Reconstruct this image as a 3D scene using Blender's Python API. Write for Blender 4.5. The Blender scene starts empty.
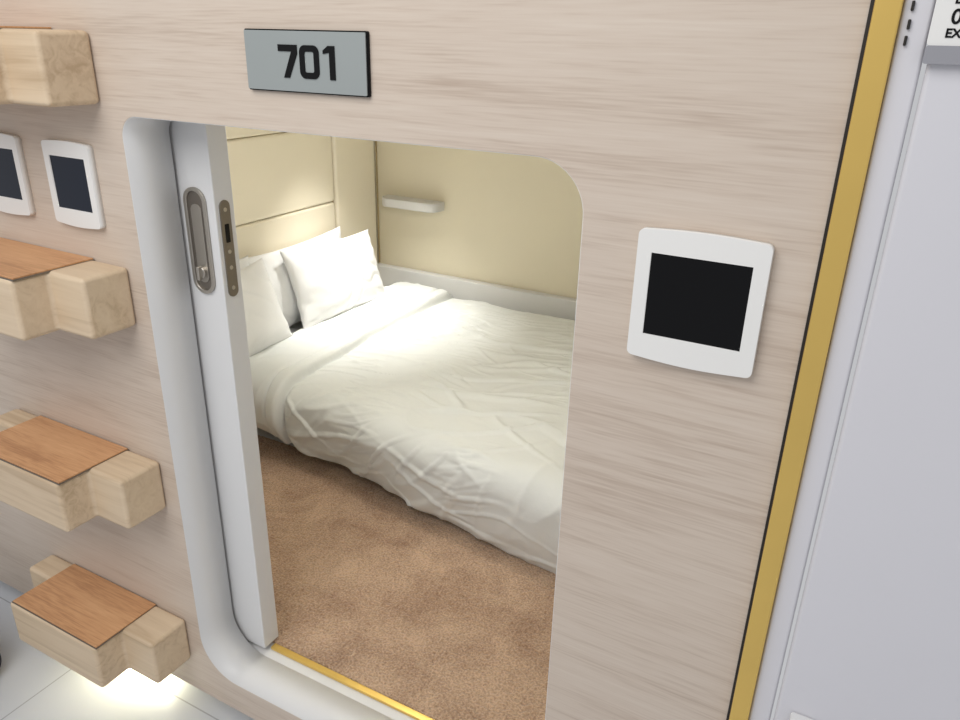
import bpy, bmesh, math
from mathutils import Vector, Matrix, noise
H = 1.7
scene = bpy.context.scene
col = scene.collection
scene.view_settings.view_transform = 'Standard'

# ------------------------------------------------------------ materials
def s2l(c):
    return tuple(((v/255)/12.92 if v/255 <= .04045 else (((v/255)+.055)/1.055)**2.4) for v in c)
def mat(name, rgb, rough=.5, metal=0, bump=0, bscale=200, var=0, vscale=5, spec=.5, emis=None, estr=0):
    m = bpy.data.materials.new(name); m.use_nodes = True
    nt = m.node_tree; N = nt.nodes; L = nt.links
    b = N['Principled BSDF']
    c = s2l(rgb)
    b.inputs['Base Color'].default_value = (*c, 1)
    b.inputs['Roughness'].default_value = rough
    b.inputs['Metallic'].default_value = metal
    b.inputs['Specular IOR Level'].default_value = spec
    tc = N.new('ShaderNodeTexCoord')
    if emis:
        b.inputs['Emission Color'].default_value = (*s2l(emis), 1)
        b.inputs['Emission Strength'].default_value = estr
    if True:
        n = N.new('ShaderNodeTexNoise'); n.inputs['Scale'].default_value = vscale; n.inputs['Detail'].default_value = 4
        L.new(tc.outputs['Object'], n.inputs['Vector'])
        r = N.new('ShaderNodeValToRGB')
        v = max(var, .01)
        r.color_ramp.elements[0].position = .3; r.color_ramp.elements[1].position = .7
        r.color_ramp.elements[0].color = (*[x*(1-v) for x in c], 1)
        r.color_ramp.elements[1].color = (*[min(1, x*(1+v)) for x in c], 1)
        L.new(n.outputs['Fac'], r.inputs['Fac']); L.new(r.outputs['Color'], b.inputs['Base Color'])
    if bump:
        n2 = N.new('ShaderNodeTexNoise'); n2.inputs['Scale'].default_value = bscale; n2.inputs['Detail'].default_value = 3
        L.new(tc.outputs['Object'], n2.inputs['Vector'])
        bp = N.new('ShaderNodeBump'); bp.inputs['Strength'].default_value = bump; bp.inputs['Distance'].default_value = .005
        L.new(n2.outputs['Fac'], bp.inputs['Height']); L.new(bp.outputs['Normal'], b.inputs['Normal'])
    return m

def wood(name, c0, c1, c2, rough=.45, sx=1.0, sz=1.0, axis='X', off=(0,0,0), w=(.4,.3,.3), pos=(.36,.5,.68)):
    m = bpy.data.materials.new(name); m.use_nodes = True
    nt = m.node_tree; N = nt.nodes; L = nt.links
    b = N['Principled BSDF']; b.inputs['Roughness'].default_value = rough
    b.inputs['Specular IOR Level'].default_value = .35
    tc = N.new('ShaderNodeTexCoord')
    def noi(sc, detail, dist):
        mp = N.new('ShaderNodeMapping'); mp.inputs['Scale'].default_value = sc
        mp.inputs['Location'].default_value = off
        L.new(tc.outputs['Object'], mp.inputs['Vector'])
        n = N.new('ShaderNodeTexNoise'); n.inputs['Scale'].default_value = 1; n.inputs['Detail'].default_value = detail
        n.inputs['Distortion'].default_value = dist
        L.new(mp.outputs['Vector'], n.inputs['Vector']); return n
    def A(l, s):
        return (l, s, s) if axis == 'X' else (s, l, s)
    n1 = noi(A(.8*sx, 9*sz), 3, 1.0)
    n2 = noi(A(11*sx, 300*sz), 2, .1)
    n3 = noi(A(1.8*sx, 55*sz), 3, 1.6)
    mx = N.new('ShaderNodeMath'); mx.operation = 'MULTIPLY_ADD'; mx.inputs[1].default_value = w[2]
    L.new(n2.outputs['Fac'], mx.inputs[0])
    ml = N.new('ShaderNodeMath'); ml.operation = 'MULTIPLY_ADD'; ml.inputs[1].default_value = w[0]
    L.new(n1.outputs['Fac'], ml.inputs[0])
    mm = N.new('ShaderNodeMath'); mm.operation = 'MULTIPLY'; mm.inputs[1].default_value = w[1]
    L.new(n3.outputs['Fac'], mm.inputs[0]); L.new(mm.outputs[0], ml.inputs[2]); L.new(ml.outputs[0], mx.inputs[2])
    r = N.new('ShaderNodeValToRGB'); e = r.color_ramp.elements
    e[0].position = pos[0]; e[1].position = pos[2]
    e[0].color = (*s2l(c0), 1); e[1].color = (*s2l(c2), 1)
    k = e.new(pos[1]); k.color = (*s2l(c1), 1)
    L.new(mx.outputs[0], r.inputs['Fac']); L.new(r.outputs['Color'], b.inputs['Base Color'])
    bp = N.new('ShaderNodeBump'); bp.inputs['Strength'].default_value = .08; bp.inputs['Distance'].default_value = .001
    L.new(n2.outputs['Fac'], bp.inputs['Height']); L.new(bp.outputs['Normal'], b.inputs['Normal'])
    return m

M_wood = wood('pale_ash_laminate', (184,166,150), (206,191,176), (214,201,187), pos=(.32,.5,.68), w=(.35,.32,.33))
M_block = wood('pale_block_wood', (192,168,138), (214,192,163), (224,204,176), sx=1, sz=.7, w=(.5,.4,.1))
M_oak = wood('oak_tread', (178,130,92), (206,157,114), (220,174,130), sx=2, sz=1.0)
M_white = mat('white_lacquer', (224,224,224), .4)
M_jamb = mat('white_door_paint', (215,214,219), .45)
M_cream = mat('cream_leather', (236,227,205), .5, bump=.15, bscale=350)
M_creamwall = mat('cream_wall', (218,209,185), .6, bump=.1, bscale=300)
M_seam = mat('seam_shadow', (170,150,108), .8)
M_linen = mat('white_linen', (234,234,233), .85, bump=.10, bscale=60, spec=.2)
M_duvet = mat('duvet_cotton', (225,227,224), .8, bump=.3, bscale=28, spec=.2)
M_base = mat('bed_base_white', (208,207,204), .5)
M_gold = mat('polished_brass', (234,198,112), .3, metal=.8, var=.05)
M_black = mat('black_rubber', (30,26,22), .5)
M_ink = mat('black_ink', (10,10,12), .5, spec=.2)
M_screen = mat('black_glass', (5,5,7), .08, spec=.22)
M_screen2 = mat('blue_black_glass', (16,24,40), .1, spec=.3)
M_plastic = mat('white_plastic', (234,233,230), .35)
M_steel = mat('brushed_steel', (190,184,175), .38, metal=.9)
M_steeld = mat('dark_steel', (135,128,120), .4, metal=.8)
M_plate = mat('plate_grey', (160,166,165), .4, metal=.25)
M_grey = mat('plain_grey', (150,150,156), .5)
M_navy = mat('navy_fabric', (22,26,44), .8, bump=.4, bscale=300)
M_glow = mat('led_diffuser', (255,250,225), .5, emis=(255,250,215), estr=5)
M_ceilp = mat('ceiling_paint', (236,232,222), .7)

# carpet
def carpet_mat():
    m = bpy.data.materials.new('brown_carpet'); m.use_nodes = True
    nt = m.node_tree; N = nt.nodes; L = nt.links; b = N['Principled BSDF']
    b.inputs['Roughness'].default_value = 1; b.inputs['Specular IOR Level'].default_value = .1
    b.inputs['Sheen Weight'].default_value = .3
    tc = N.new('ShaderNodeTexCoord')
    a = N.new('ShaderNodeTexNoise'); a.inputs['Scale'].default_value = 5; a.inputs['Detail'].default_value = 8; a.inputs['Roughness'].default_value = .7; a.inputs['Distortion'].default_value = .3
    f = N.new('ShaderNodeTexNoise'); f.inputs['Scale'].default_value = 170; f.inputs['Detail'].default_value = 4
    for n in (a, f): L.new(tc.outputs['Object'], n.inputs['Vector'])
    mx = N.new('ShaderNodeMath'); mx.operation = 'MULTIPLY_ADD'; mx.inputs[1].default_value = .5
    mm = N.new('ShaderNodeMath'); mm.operation = 'MULTIPLY'; mm.inputs[1].default_value = .5
    L.new(a.outputs['Fac'], mx.inputs[0]); L.new(f.outputs['Fac'], mm.inputs[0]); L.new(mm.outputs[0], mx.inputs[2])
    r = N.new('ShaderNodeValToRGB'); e = r.color_ramp.elements
    e[0].position = .38; e[1].position = .60
    e[0].color = (*s2l((150,116,90)), 1); e[1].color = (*s2l((214,182,152)), 1)
    L.new(mx.outputs[0], r.inputs['Fac']); L.new(r.outputs['Color'], b.inputs['Base Color'])
    bp = N.new('ShaderNodeBump'); bp.inputs['Strength'].default_value = 1; bp.inputs['Distance'].default_value = .009
    L.new(f.outputs['Fac'], bp.inputs['Height']); L.new(bp.outputs['Normal'], b.inputs['Normal'])
    return m
M_carpet = carpet_mat()
def tile_mat():
    m = bpy.data.materials.new('pale_floor_tile'); m.use_nodes = True
    nt = m.node_tree; N = nt.nodes; L = nt.links; b = N['Principled BSDF']
    b.inputs['Roughness'].default_value = .3
    tc = N.new('ShaderNodeTexCoord')
    br = N.new('ShaderNodeTexBrick'); br.offset = 0
    br.inputs['Color1'].default_value = (*s2l((208,210,214)), 1); br.inputs['Color2'].default_value = (*s2l((203,206,211)), 1)
    br.inputs['Mortar'].default_value = (*s2l((165,167,171)), 1)
    br.inputs['Scale'].default_value = 1; br.inputs['Mortar Size'].default_value = .002
    br.inputs['Brick Width'].default_value = .6; br.inputs['Row Height'].default_value = .6
    L.new(tc.outputs['Object'], br.inputs['Vector']); L.new(br.outputs['Color'], b.inputs['Base Color'])
    return m
M_tile = tile_mat()

# ------------------------------------------------------------ helpers
def finish(me, name, m, parent=None, smooth=False, bevel=0, seg=3):
    o = bpy.data.objects.new(name, me); col.objects.link(o)
    if m is not None:
        me.materials.clear(); me.materials.append(m)
    if smooth:
        for p in me.polygons: p.use_smooth = True
    if bevel:
        b = o.modifiers.new('bevel', 'BEVEL'); b.width = bevel; b.segments = seg; b.limit_method = 'ANGLE'; b.angle_limit = math.radians(40)
        for p in me.polygons: p.use_smooth = True
        o.modifiers.new('wn', 'WEIGHTED_NORMAL')
    if parent: o.parent = parent
    return o
def box(name, x0, x1, y0, y1, z0, z1, m, parent=None, bevel=0, seg=3):
    me = bpy.data.meshes.new(name); bm = bmesh.new()
    bmesh.ops.create_cube(bm, size=1)
    for v in bm.verts:
        v.co = Vector(((x0+x1)/2+v.co.x*(x1-x0), (y0+y1)/2+v.co.y*(y1-y0), H+(z0+z1)/2+v.co.z*(z1-z0)))
    bm.to_mesh(me); bm.free()
    return finish(me, name, m, parent, bevel=bevel, seg=seg)
def empty(name):
    o = bpy.data.objects.new(name, None); col.objects.link(o); return o
def rrect(x0, x1, z0, z1, r, n=10):
    """r: single or (tl,tr,br,bl)"""
    if not isinstance(r, tuple): r = (r,)*4
    tl, tr, br_, bl = r; P = []
    for cx, cz, rad, a0 in ((x1-tr, z1-tr, tr, 0), (x0+tl, z1-tl, tl, 90), (x0+bl, z0+bl, bl, 180), (x1-br_, z0+br_, br_, 270)):
        for i in range(n+1):
            a = math.radians(a0+90*i/n); P.append((cx+rad*math.cos(a), cz+rad*math.sin(a)))
    return P
def plate(name, loops, y0, y1, m, parent=None, bevel=0, plane='XZ', seg=2):
    cu = bpy.data.curves.new(name+'_c', 'CURVE'); cu.dimensions = '2D'; cu.fill_mode = 'BOTH'
    for lp in loops:
        s = cu.splines.new('POLY'); s.points.add(len(lp)-1); s.use_cyclic_u = True
        for i, (a, b) in enumerate(lp): s.points[i].co = (a, b, 0, 1)
    cu.extrude = abs(y1-y0)/2
    oc = bpy.data.objects.new(name+'_c', cu); col.objects.link(oc)
    dg = bpy.context.evaluated_depsgraph_get(); dg.update()
    me = bpy.data.meshes.new_from_object(oc.evaluated_get(dg))
    bpy.data.objects.remove(oc)
    mid = (y0+y1)/2
    bm = bmesh.new(); bm.from_mesh(me)
    bmesh.ops.remove_doubles(bm, verts=bm.verts, dist=1e-6)
    for v in bm.verts:
        x, y, z = v.co
        v.co = Vector((x, mid-z, y+H)) if plane == 'XZ' else Vector((mid+z, x, y+H))
    bmesh.ops.recalc_face_normals(bm, faces=bm.faces)
    if bevel:
        ed = [e for e in bm.edges if len(e.link_faces) == 2 and e.calc_face_angle() > 1.2]
        bmesh.ops.bevel(bm, geom=ed, offset=bevel, segments=seg, affect='EDGES', clamp_overlap=True)
    bm.to_mesh(me); bm.free(); me.name = name
    o = finish(me, name, m, parent)
    return o
def cyl(name, c, r, d, axis, m, parent=None, n=32):
    me = bpy.data.meshes.new(name); bm = bmesh.new()
    bmesh.ops.create_cone(bm, cap_ends=True, segments=n, radius1=r, radius2=r, depth=d)
    if axis == 'Y': bmesh.ops.rotate(bm, verts=bm.verts, matrix=Matrix.Rotation(math.pi/2, 3, 'X'))
    if axis == 'X': bmesh.ops.rotate(bm, verts=bm.verts, matrix=Matrix.Rotation(math.pi/2, 3, 'Y'))
    bmesh.ops.translate(bm, verts=bm.verts, vec=(c[0], c[1], c[2]+H))
    bm.to_mesh(me); bm.free()
    return finish(me, name, m, parent, bevel=min(.002, d/4), seg=2)

# ------------------------------------------------------------ hall shell
ZS = -1.530   # sill level
WALL_B = -1.62
opening = rrect(-1.324, -.376, ZS, -.152, (.045, .078, .09, .11), 14)
w = plate('wall_front', [[(-3.4, WALL_B), (-.066, WALL_B), (-.066, 1.0), (-3.4, 1.0)], opening], 0, .10, M_wood)
box('floor', -4.2, 1.8, -3.0, .12, -1.75, -1.70, M_tile)
box('baseboard_front', -3.4, -.066, .07, .09, -1.70, -1.621, M_white)
op_in = rrect(-1.3225, -.3772, ZS+.0012, -.1532, (.0435, .0768, .0888, .1085), 14)
tr = plate('trim_1', [opening, op_in], .001, .110, M_white)
cb = empty('trim_2')
box('brass_strip', -.0615, -.034, -.014, .06, -1.70, 1.0, M_gold, cb, bevel=.002)
box('shadow_gap', -.066, -.0615, -.003, .06, -1.70, 1.0, M_black, cb)
box('wall_right', .95, 1.7, 0, .12, -1.70, 1.0, M_jamb)
box('trim_3', -.034, -.004, -.004, .08, -1.70, 1.0, M_jamb, bevel=.004)
dr = empty('door_1')
box('leaf', .001, .94, -.008, .04, -1.69, .95, M_jamb, dr, bevel=.006)
box('latch', .022, .060, -.030, -.008, -.975, -.932, M_white, dr, bevel=.005)
for i, z in enumerate((.006, .022, .040)):
    box('hinge_pin_%d' % i, -.026, -.023, -.008, -.003, z-.005, z+.005, M_black, dr, bevel=.001)
sg = empty('door_sign')
plate('sign_panel', [rrect(-.004, .26, .002, .26, .004)], -.016, -.0085, M_plastic, sg)
plate('sign_bottom_band', [rrect(-.004, .26, -.016, .002, .003)], -.019, -.0085, M_grey, sg)  # grey band along the lower edge of the sign
def text(name, body, x, z, size, y, parent, m):
    c = bpy.data.curves.new(name, 'FONT'); c.body = body; c.size = size; c.extrude = .0004; c.offset = .0004
    o = bpy.data.objects.new(name, c); col.objects.link(o)
    o.location = (x, y, z+H); o.rotation_euler = (math.pi/2, 0, 0); c.materials.append(m); o.parent = parent
text('sign_text_1', 'DOOR', .013, .042, .013, -.0163, sg, M_ink)
text('sign_text_2', '01', .013, .023, .020, -.0163, sg, M_ink)
text('sign_text_3', 'EXIT', .011, .010, .012, -.0163, sg, M_ink)

# ------------------------------------------------------------ number plate 701
np_ = empty('room_number_plate')
plate('backing', [rrect(-.977, -.733, -.089, .004, .003)], -.006, 0, M_ink, np_)
plate('face', [rrect(-.9755, -.7350, -.0870, .0020, .002)], -.009, -.006, M_plate, np_)
zt, zb = -.018, -.067
def digit(name, loops, dx):
    plate(name, [[(dx+a, zb+(zt-zb)*b) for a, b in lp] for lp in loops], -.0105, -.009, M_ink, np_)
W_ = .0385; t = .0100
digit('digit_7', [[(0, 1), (W_, 1), (W_, .74), (.0205, 0), (.0090, 0), (.0270, .80), (0, .80)]], -.905)
def oval(x0, x1, z0, z1, rx, rz, n=6):
    P = []
    for cx, cz, a0 in ((x1-rx, z1-rz, 0), (x0+rx, z1-rz, 90), (x0+rx, z0+rz, 180), (x1-rx, z0+rz, 270)):
        for i in range(n+1):
            a = math.radians(a0+90*i/n); P.append((cx+rx*math.cos(a), cz+rz*math.sin(a)))
    return P
digit('digit_0', [oval(0, W_, 0, 1, .011, .22), oval(t, W_-t, .19, .81, .003, .06)], -.862)
digit('digit_1', [[(.008, 0), (.0185, 0), (.0185, 1), (.006, 1), (-.004, .86), (-.004, .76), (.008, .80)]], -.811)

# ------------------------------------------------------------ wall tablets
def tablet(x0, x1, z0, z1, scr):
    e = empty('wall_control_panel')
    P = []
    r = .008
    n = 14
    P += [(x1-r+(-(x1-x0)+2*r)*i/n, z1+.003*math.sin(math.pi*i/n)) for i in range(n+1)]
    def arc(cx_, cz_, a0):
        return [(cx_+r*math.cos(math.radians(a0+18*i)), cz_+r*math.sin(math.radians(a0+18*i))) for i in range(1, 5)]
    P += arc(x0+r, z1-r, 90)
    P += [(x0, z1-r), (x0, z0+r)]
    P += arc(x0+r, z0+r, 180)
    P += [(x0+r+((x1-x0)-2*r)*i/n, z0-.004*math.sin(math.pi*i/n)) for i in range(n+1)]
    P += arc(x1-r, z0+r, 270)
    P += [(x1, z0+r), (x1, z1-r)]
    P += arc(x1-r, z1-r, 0)
    w_, h_ = x1-x0, z1-z0
    sx0, sx1, sz0, sz1 = x0+.115*w_, x1-.115*w_, z0+.19*h_, z1-.17*h_
    hole = [(sx0, sz0), (sx1, sz0), (sx1, sz1), (sx0, sz1)]
    plate('bezel', [P, hole], -.014, 0, M_plastic, e, bevel=.003)
    plate('screen', [[(sx0, sz0), (sx1, sz0), (sx1, sz1), (sx0, sz1)]], -.0115, -.002, scr, e)
    return e
tablet(-.2905, -.1185, -.411, -.230, M_screen)
tablet(-1.560, -1.416, -.382, -.214, M_screen2)
tablet(-1.797, -1.648, -.382, -.214, M_screen2)

# ------------------------------------------------------------ steps
def step(z):
    e = empty('wall_step')
    zb_ = z-.13
    pts = [(-1.905, 0), (-1.905, -.075), (-1.815, -.075), (-1.815, -.185), (-1.475, -.185), (-1.475, -.108), (-1.367, -.108), (-1.367, 0)]
    me = bpy.data.meshes.new('block'); bm = bmesh.new()
    top = [bm.verts.new((x, y, H+z)) for x, y in pts]; bot = [bm.verts.new((x, y, H+zb_)) for x, y in pts]
    bm.faces.new(top); bm.faces.new(bot[::-1])
    for i in range(8):
        j = (i+1) % 8; bm.faces.new((top[j], top[i], bot[i], bot[j]))
    bmesh.ops.recalc_face_normals(bm, faces=bm.faces)
    bm.to_mesh(me); bm.free()
    finish(me, 'block', M_block, e, bevel=.010, seg=4)
    box('tread_gap', -1.806, -1.472, -.181, -.002, z-.002, z+.0008, M_steeld, e)
    box('tread', -1.804, -1.474, -.179, -.003, z-.002, z+.004, M_oak, e, bevel=.001)
    return e
for z in (-1.385, -.920, -.4565, -.005, .45): step(z)

lf = empty('floor_step_light')
box('diffuser', -1.76, -1.52, .045, .069, -1.66, -1.63, M_glow, lf)

# ------------------------------------------------------------ sliding door
sd = empty('door_2')
XD = -1.227
box('panel', -1.80, XD, .119, .173, ZS+.014, -.12, M_white, sd, bevel=.003)
plate('handle_ring', [rrect(-1.311, -1.249, -.530, -.300, .0305, 14), rrect(-1.304, -1.256, -.523, -.307, .0235, 14)], .113, .119, M_steel, sd, bevel=.0012)
plate('handle_cup', [rrect(-1.304, -1.256, -.523, -.307, .0235, 14)], .1175, .1192, M_steeld, sd)
plate('handle_insert', [rrect(-1.295, -1.265, -.505, -.335, .0145, 14)], .1155, .1180, M_steel, sd, bevel=.0008)
cyl('thumb_turn_base', (-1.280, .112, -.482), .013, .010, 'Y', M_steel, sd)
box('thumb_turn', -1.284, -1.276, .099, .111, -.497, -.467, M_steel, sd, bevel=.002)
plate('lock_faceplate', [rrect(.130, .158, -.535, -.325, .0138, 12)], XD-.001, XD+.0025, M_steeld, sd, plane='YZ')
plate('lock_slot', [rrect(.138, .150, -.415, -.375, .002, 4)], XD, XD+.0030, M_ink, sd, plane='YZ')
for i, zz in enumerate((-.345, -.435, -.47, -.515)):
    cyl('lock_screw_%d' % i, (XD+.0025, .144, zz), .0045, .003, 'X', M_steel, sd, 16)

# ------------------------------------------------------------ pod shell
XL, XR, YB, ZC, ZF = -2.34, -.28, 2.20, -.06, ZS
box('wall_back', XL-.05, XR+.05, YB, YB+.05, ZF-.05, ZC+.05, M_creamwall)
box('wall_left', XL-.10, XL-.05, .18, YB, ZF-.05, ZC+.05, M_creamwall)
box('wall_right_pod', XR, XR+.04, .12, YB, ZF-.05, ZC+.05, M_creamwall)
box('ceiling', XL-.05, XR+.05, .10, YB, ZC, ZC+.04, M_ceilp)
box('wall_inner_front', XL-.05, -1.35, .176, .20, ZF, ZC, M_white)
box('floor_pod', XL-.05, XR+.05, .10, YB, ZF-.06, ZF, M_white)
box('trim_4', XL, XR, .114, .20, -.116, ZC, M_white)
box('trim_5', -.366, XR, .114, .20, ZF, -.12, M_white)
box('door_threshold', XD+.003, -.372, .136, .154, ZF, ZF+.009, M_gold, bevel=.002)
def grid(name, nx, ny, fn, m, parent=None, smooth=True, solid=0):
    me = bpy.data.meshes.new(name)
    vs = [fn(i/nx, j/ny) for j in range(ny+1) for i in range(nx+1)]
    fs = [(j*(nx+1)+i, j*(nx+1)+i+1, (j+1)*(nx+1)+i+1, (j+1)*(nx+1)+i) for j in range(ny) for i in range(nx)]
    me.from_pydata(vs, [], fs); me.update()
    o = finish(me, name, m, parent, smooth=smooth)
    if solid:
        s = o.modifiers.new('s', 'SOLIDIFY'); s.thickness = solid; s.offset = -1
    return o
def fc(u, v):
    x = XL-.01+u*(XR-XL+.005); y = .156+v*.844
    n = noise.noise(Vector((x*85, y*85, 0)))*.0035+noise.noise(Vector((x*9, y*9, 4)))*.0012
    return (x, y, H+ZF+.0065+n)
grid('carpet', 560, 260, fc, M_carpet, solid=.005)

hb = empty('padded_headboard')
zs = [-1.42, -1.08, -.738, -.395, -.07]
for i in range(4):
    box('pad_%d' % i, XL-.02, XL+.006, .21, 1.868, zs[i]+.0015, zs[i+1]-.0015, M_cream, hb, bevel=.014, seg=5)
box('pad_tall', XL-.02, XL+.014, 1.873, 2.19, -1.42, -.07, M_cream, hb, bevel=.016, seg=5)
box('seam_backing', XL-.022, XL-.012, .21, 2.19, -1.42, -.07, M_seam, hb)
box('trim_6', XL+.015, XR-.002, 2.155, 2.199, ZF+.001, -1.114, M_base, bevel=.006)
box('corner_shade', XL+.015, XL+.019, 2.190, 2.199, -1.11, -.07, M_seam)  # dark strip, corner seam shade put into its colour
P = rrect(-2.262, -1.925, 2.105, 2.199, (.0001, .0001, .06, .06), 10)
me = bpy.data.meshes.new('wall_shelf'); bm = bmesh.new()
f1 = [bm.verts.new((x, y, H-.746)) for x, y in P]; f0 = [bm.verts.new((x, y, H-.79)) for x, y in P]
bm.faces.new(f1); bm.faces.new(f0[::-1])
for i in range(len(P)):
    j = (i+1) % len(P); bm.faces.new((f1[j], f1[i], f0[i], f0[j]))
bmesh.ops.remove_doubles(bm, verts=bm.verts, dist=.0005)
bmesh.ops.recalc_face_normals(bm, faces=bm.faces)
bm.to_mesh(me); bm.free()
finish(me, 'wall_shelf', M_base, bevel=.006)

# ------------------------------------------------------------ bed
bed = empty('bed')
box('base', XL+.016, XR-.01, 1.05, 2.15, ZF+.014, -1.42, M_base, bed, bevel=.008)
box('mattress', XL+.018, XR-.02, .97, 2.145, -1.42, -1.222, M_linen, bed, bevel=.05, seg=6)
def ss(a, b, x):
    t_ = max(0, min(1, (x-a)/(b-a))); return t_*t_*(3-2*t_)
def nz(x, y, z=0): return noise.noise(Vector((x, y, z)))
def ridge(x, y, ang, fx, fy, seed, k=5):
    c, s = math.cos(ang), math.sin(ang)
    wx = x+.04*nz(x*3, y*3, seed+9); wy = y+.04*nz(x*3+7, y*3, seed+5)
    a = (wx*c+wy*s)*fx; b = (-wx*s+wy*c)*fy
    r = 1-min(1, abs(nz(a, b, seed))*k)
    mask = ss(-.15, .35, nz(x*2.2+seed, y*2.2, seed+2))
    return r*r*mask
X0, X1 = -2.16, XR-.03
R = .085; Larc = R*math.pi/2; Ltop = 1.19; Ldn = .18
Ltot = Ltop+Larc+Ldn
def prof(s, x):
    edge = .765+.15*ss(-.6, -2.25, x) + .012*nz(x*3, 1, 2)
    yc = edge+R; zt_ = -1.195
    top = 2.148-yc
    ldn = Ldn+.05*ss(-1.5, -.6, x)-.05*ss(-1.6, -2.1, x)
    if s < Ltop:
        k = s/Ltop; return 2.148-top*k, zt_-.012*k*k*k, 0, 1
    if s < Ltop+Larc:
        a = (s-Ltop)/R
        return yc-R*math.sin(a), zt_-.012-R+R*math.cos(a), -math.sin(a), math.cos(a)
    k = (s-Ltop-Larc)/Ldn
    return edge+.05*k*k, zt_-.012-R-k*ldn, -1, 0
def fd(u, v):
    x = X0+u*(X1-X0); s = v*Ltot
    y, z, ny, nn = prof(s, x)
    yy = 2.148-s
    body = ss(-1.87, -1.78, x)
    h = .015*nz(x*2.0, yy*2.0, 1)+.008*nz(x*6, yy*6, 4)
    h += body*(.012*ridge(x, yy, .45, 2.0, 8, 3)+.011*ridge(x, yy, -.35, 1.8, 9, 17)+.008*ridge(x, yy, .9, 2.2, 10, 31)+.007*ridge(x, yy, 0.1, 3, 15, 37)+.006*ridge(x, yy, .3, 4, 20, 57))
    h += (1-body)*(.005*ridge(x, yy, 1.3, 3, 9, 50)+.004*ridge(x, yy, .3, 5, 13, 53))
    lx = -1.85+.012*nz(yy*3, 3, 3)
    h += .030*(1-ss(lx, lx+.012, x))
    h -= .012*math.exp(-((x-lx-.022)/.012)**2)
    h -= .014*math.exp(-((x-lx+.050)/.007)**2)
    back = ss(0, .06, s); h -= .04*(1-back)
    dz = -.045*(1-ss(X0, X0+.04, x)) - .10*ss(X1-.10, X1, x)
    hem = ss(Ltop+Larc*.6, Ltot, s); h += .016*hem*nz(x*6, 5, 12)
    return (x, y+ny*h, H+z+nn*h+dz*(nn if nn > 0 else 0))
dv = grid('duvet', 520, 420, fd, M_duvet, bed)
sm = dv.modifiers.new('sol', 'SOLIDIFY'); sm.thickness = .008; sm.offset = -1

def pillow(cx, cy, cz, w_, h_, t_, lean, yaw, roll, seed):
    n = 64
    vs = {}; bm = bmesh.new()
    Mx = Matrix.Translation((cx, cy, cz+H)) @ Matrix.Rotation(yaw, 4, 'Z') @ Matrix.Rotation(lean, 4, 'Y') @ Matrix.Rotation(roll, 4, 'X')
    for side in (1, -1):
        for j in range(n+1):
            for i in range(n+1):
                u = -1+2*i/n; v = -1+2*j/n
                y = w_/2*u*(1-.07*(1-v*v)); z = h_/2*v*(1-.09*(1-u*u))
                th = t_/2*(max(0, (1-abs(u)**2.2))*max(0, (1-abs(v)**2.2)))**.55
                wr = (.010*ridge(y*1.0, z, .8, 3, 9, seed)+.009*ridge(y, z, -.6, 3, 11, seed+7)+.012*nz(y*8, z*8, seed))*min(1, th/(t_/2)*1.4)
                edge = .008*nz(u*4, v*4, seed)
                x = side*(th-wr)+edge*(1-th/(t_/2))
                vs[(side, i, j)] = bm.verts.new(Mx @ Vector((x, y, z)))
        for j in range(n):
            for i in range(n):
                q = [vs[(side, i, j)], vs[(side, i+1, j)], vs[(side, i+1, j+1)], vs[(side, i, j+1)]]
                bm.faces.new(q if side == 1 else q[::-1])
    bmesh.ops.remove_doubles(bm, verts=bm.verts, dist=.0004)
    me = bpy.data.meshes.new('pillow'); bm.to_mesh(me); bm.free()
    return finish(me, 'pillow', M_linen, None, smooth=True)
pillow(-2.258, 1.53, -1.028, .64, .36, .12, -.20, 0, .02, 3)
pillow(-2.148, 1.63, -1.024, .58, .36, .16, -.34, -.05, -.03, 21)
pillow(-2.258, .96, -1.028, .56, .36, .12, -.20, 0, 0, 41)
pillow(-2.148, .98, -1.030, .55, .35, .18, -.34, 0.04, .05, 61)

bg = empty('backpack')
box('body', -2.26, -1.935, -.40, -.17, -1.698, -1.48, M_navy, bg, bevel=.045, seg=6)
box('front_pocket', -2.22, -1.98, -.44, -.38, -1.69, -1.56, M_navy, bg, bevel=.025, seg=5)
plate('grab_handle', [rrect(-2.16, -2.06, -1.50, -1.445, .025), rrect(-2.15, -2.07, -1.50, -1.455, .018)], -.30, -.275, M_navy, bg)

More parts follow.
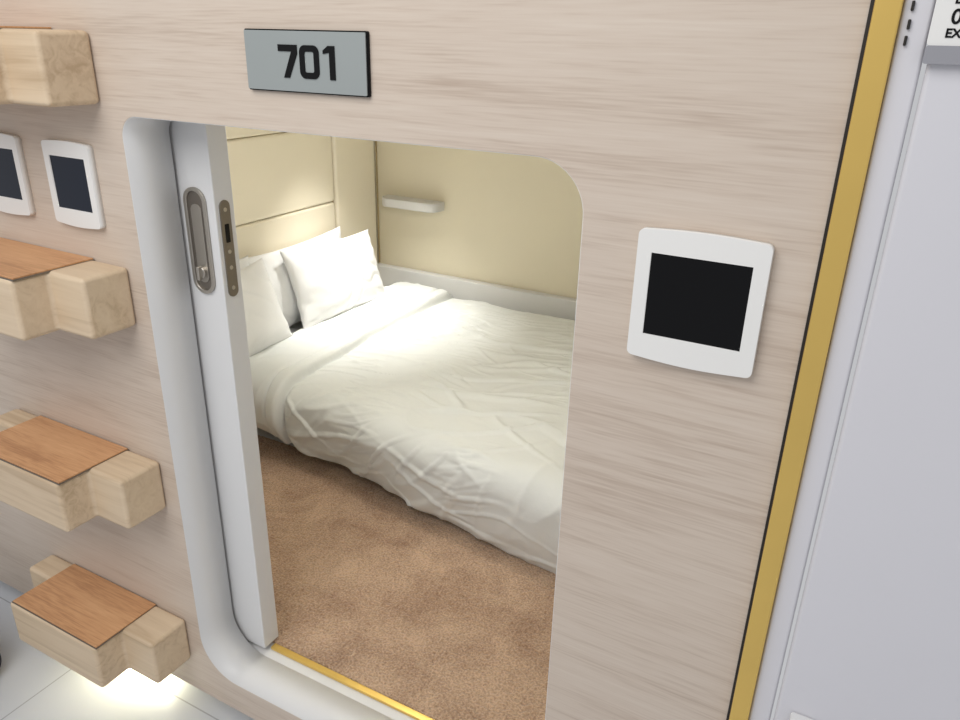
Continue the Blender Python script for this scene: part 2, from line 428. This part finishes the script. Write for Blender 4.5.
# ------------------------------------------------------------ lights
def area(name, loc, size, e, colr, rot=(0, 0, 0), sy=None, spread=None):
    l = bpy.data.lights.new(name, 'AREA'); l.energy = e; l.color = colr; l.size = size
    if sy: l.shape = 'RECTANGLE'; l.size_y = sy
    if spread: l.spread = spread
    o = bpy.data.objects.new(name, l); col.objects.link(o)
    o.location = (loc[0], loc[1], loc[2]+H); o.rotation_euler = rot; return o
pl = empty('pod_downlight')
cyl('rim', (-1.98, 1.66, ZC-.004), .06, .008, 'Z', M_steel, pl)
cyl('lens', (-1.98, 1.66, ZC-.009), .045, .006, 'Z', M_glow, pl)
area('pod_spot', (-1.98, 1.66, ZC-.02), .08, 3.6, (1, .99, .96), spread=math.radians(68))
pc = empty('pod_fill_fixture')  # unseen fixture, added to go with the fill lamp below
cyl('rim', (-1.25, .80, ZC-.004), .10, .008, 'Z', M_steel, pc)
cyl('lens', (-1.25, .80, ZC-.010), .085, .010, 'Z', M_glow, pc)
l = bpy.data.lights.new('pod_fill', 'POINT'); l.energy = 10.5; l.color = (1, .98, .94); l.shadow_soft_size = .07  # added fill lamp, brightens the pads and pod walls
o = bpy.data.objects.new('pod_fill', l); col.objects.link(o); o.location = (-1.25, .80, ZC-.095+H)
area('hall_light_1', (-1.0, -1.6, 1.1), 1.6, 35, (1, .985, .965), rot=(math.radians(22), 0, 0))
area('step_led', (-1.64, .03, -1.632), .22, .75, (1, .98, .74), rot=(math.radians(-25), 0, 0), sy=.03)
wd = bpy.data.worlds.new('world'); scene.world = wd; wd.use_nodes = True
wd.node_tree.nodes['Background'].inputs['Color'].default_value = (.96, .97, 1, 1)
wd.node_tree.nodes['Background'].inputs['Strength'].default_value = .54

# ------------------------------------------------------------ camera
cam = bpy.data.cameras.new('camera'); co = bpy.data.objects.new('camera', cam); col.objects.link(co)
cam.sensor_width = 36; cam.lens = 762/960*36; cam.clip_start = .01
Rt = Vector((.8774, .4793, .0220)).normalized(); F = Vector((-.4338, .8120, -.3905)).normalized()
U = Rt.cross(F).normalized(); Rt = F.cross(U)
co.matrix_world = Matrix(((Rt.x, U.x, -F.x, 0), (Rt.y, U.y, -F.y, -1), (Rt.z, U.z, -F.z, H), (0, 0, 0, 1)))
scene.camera = co
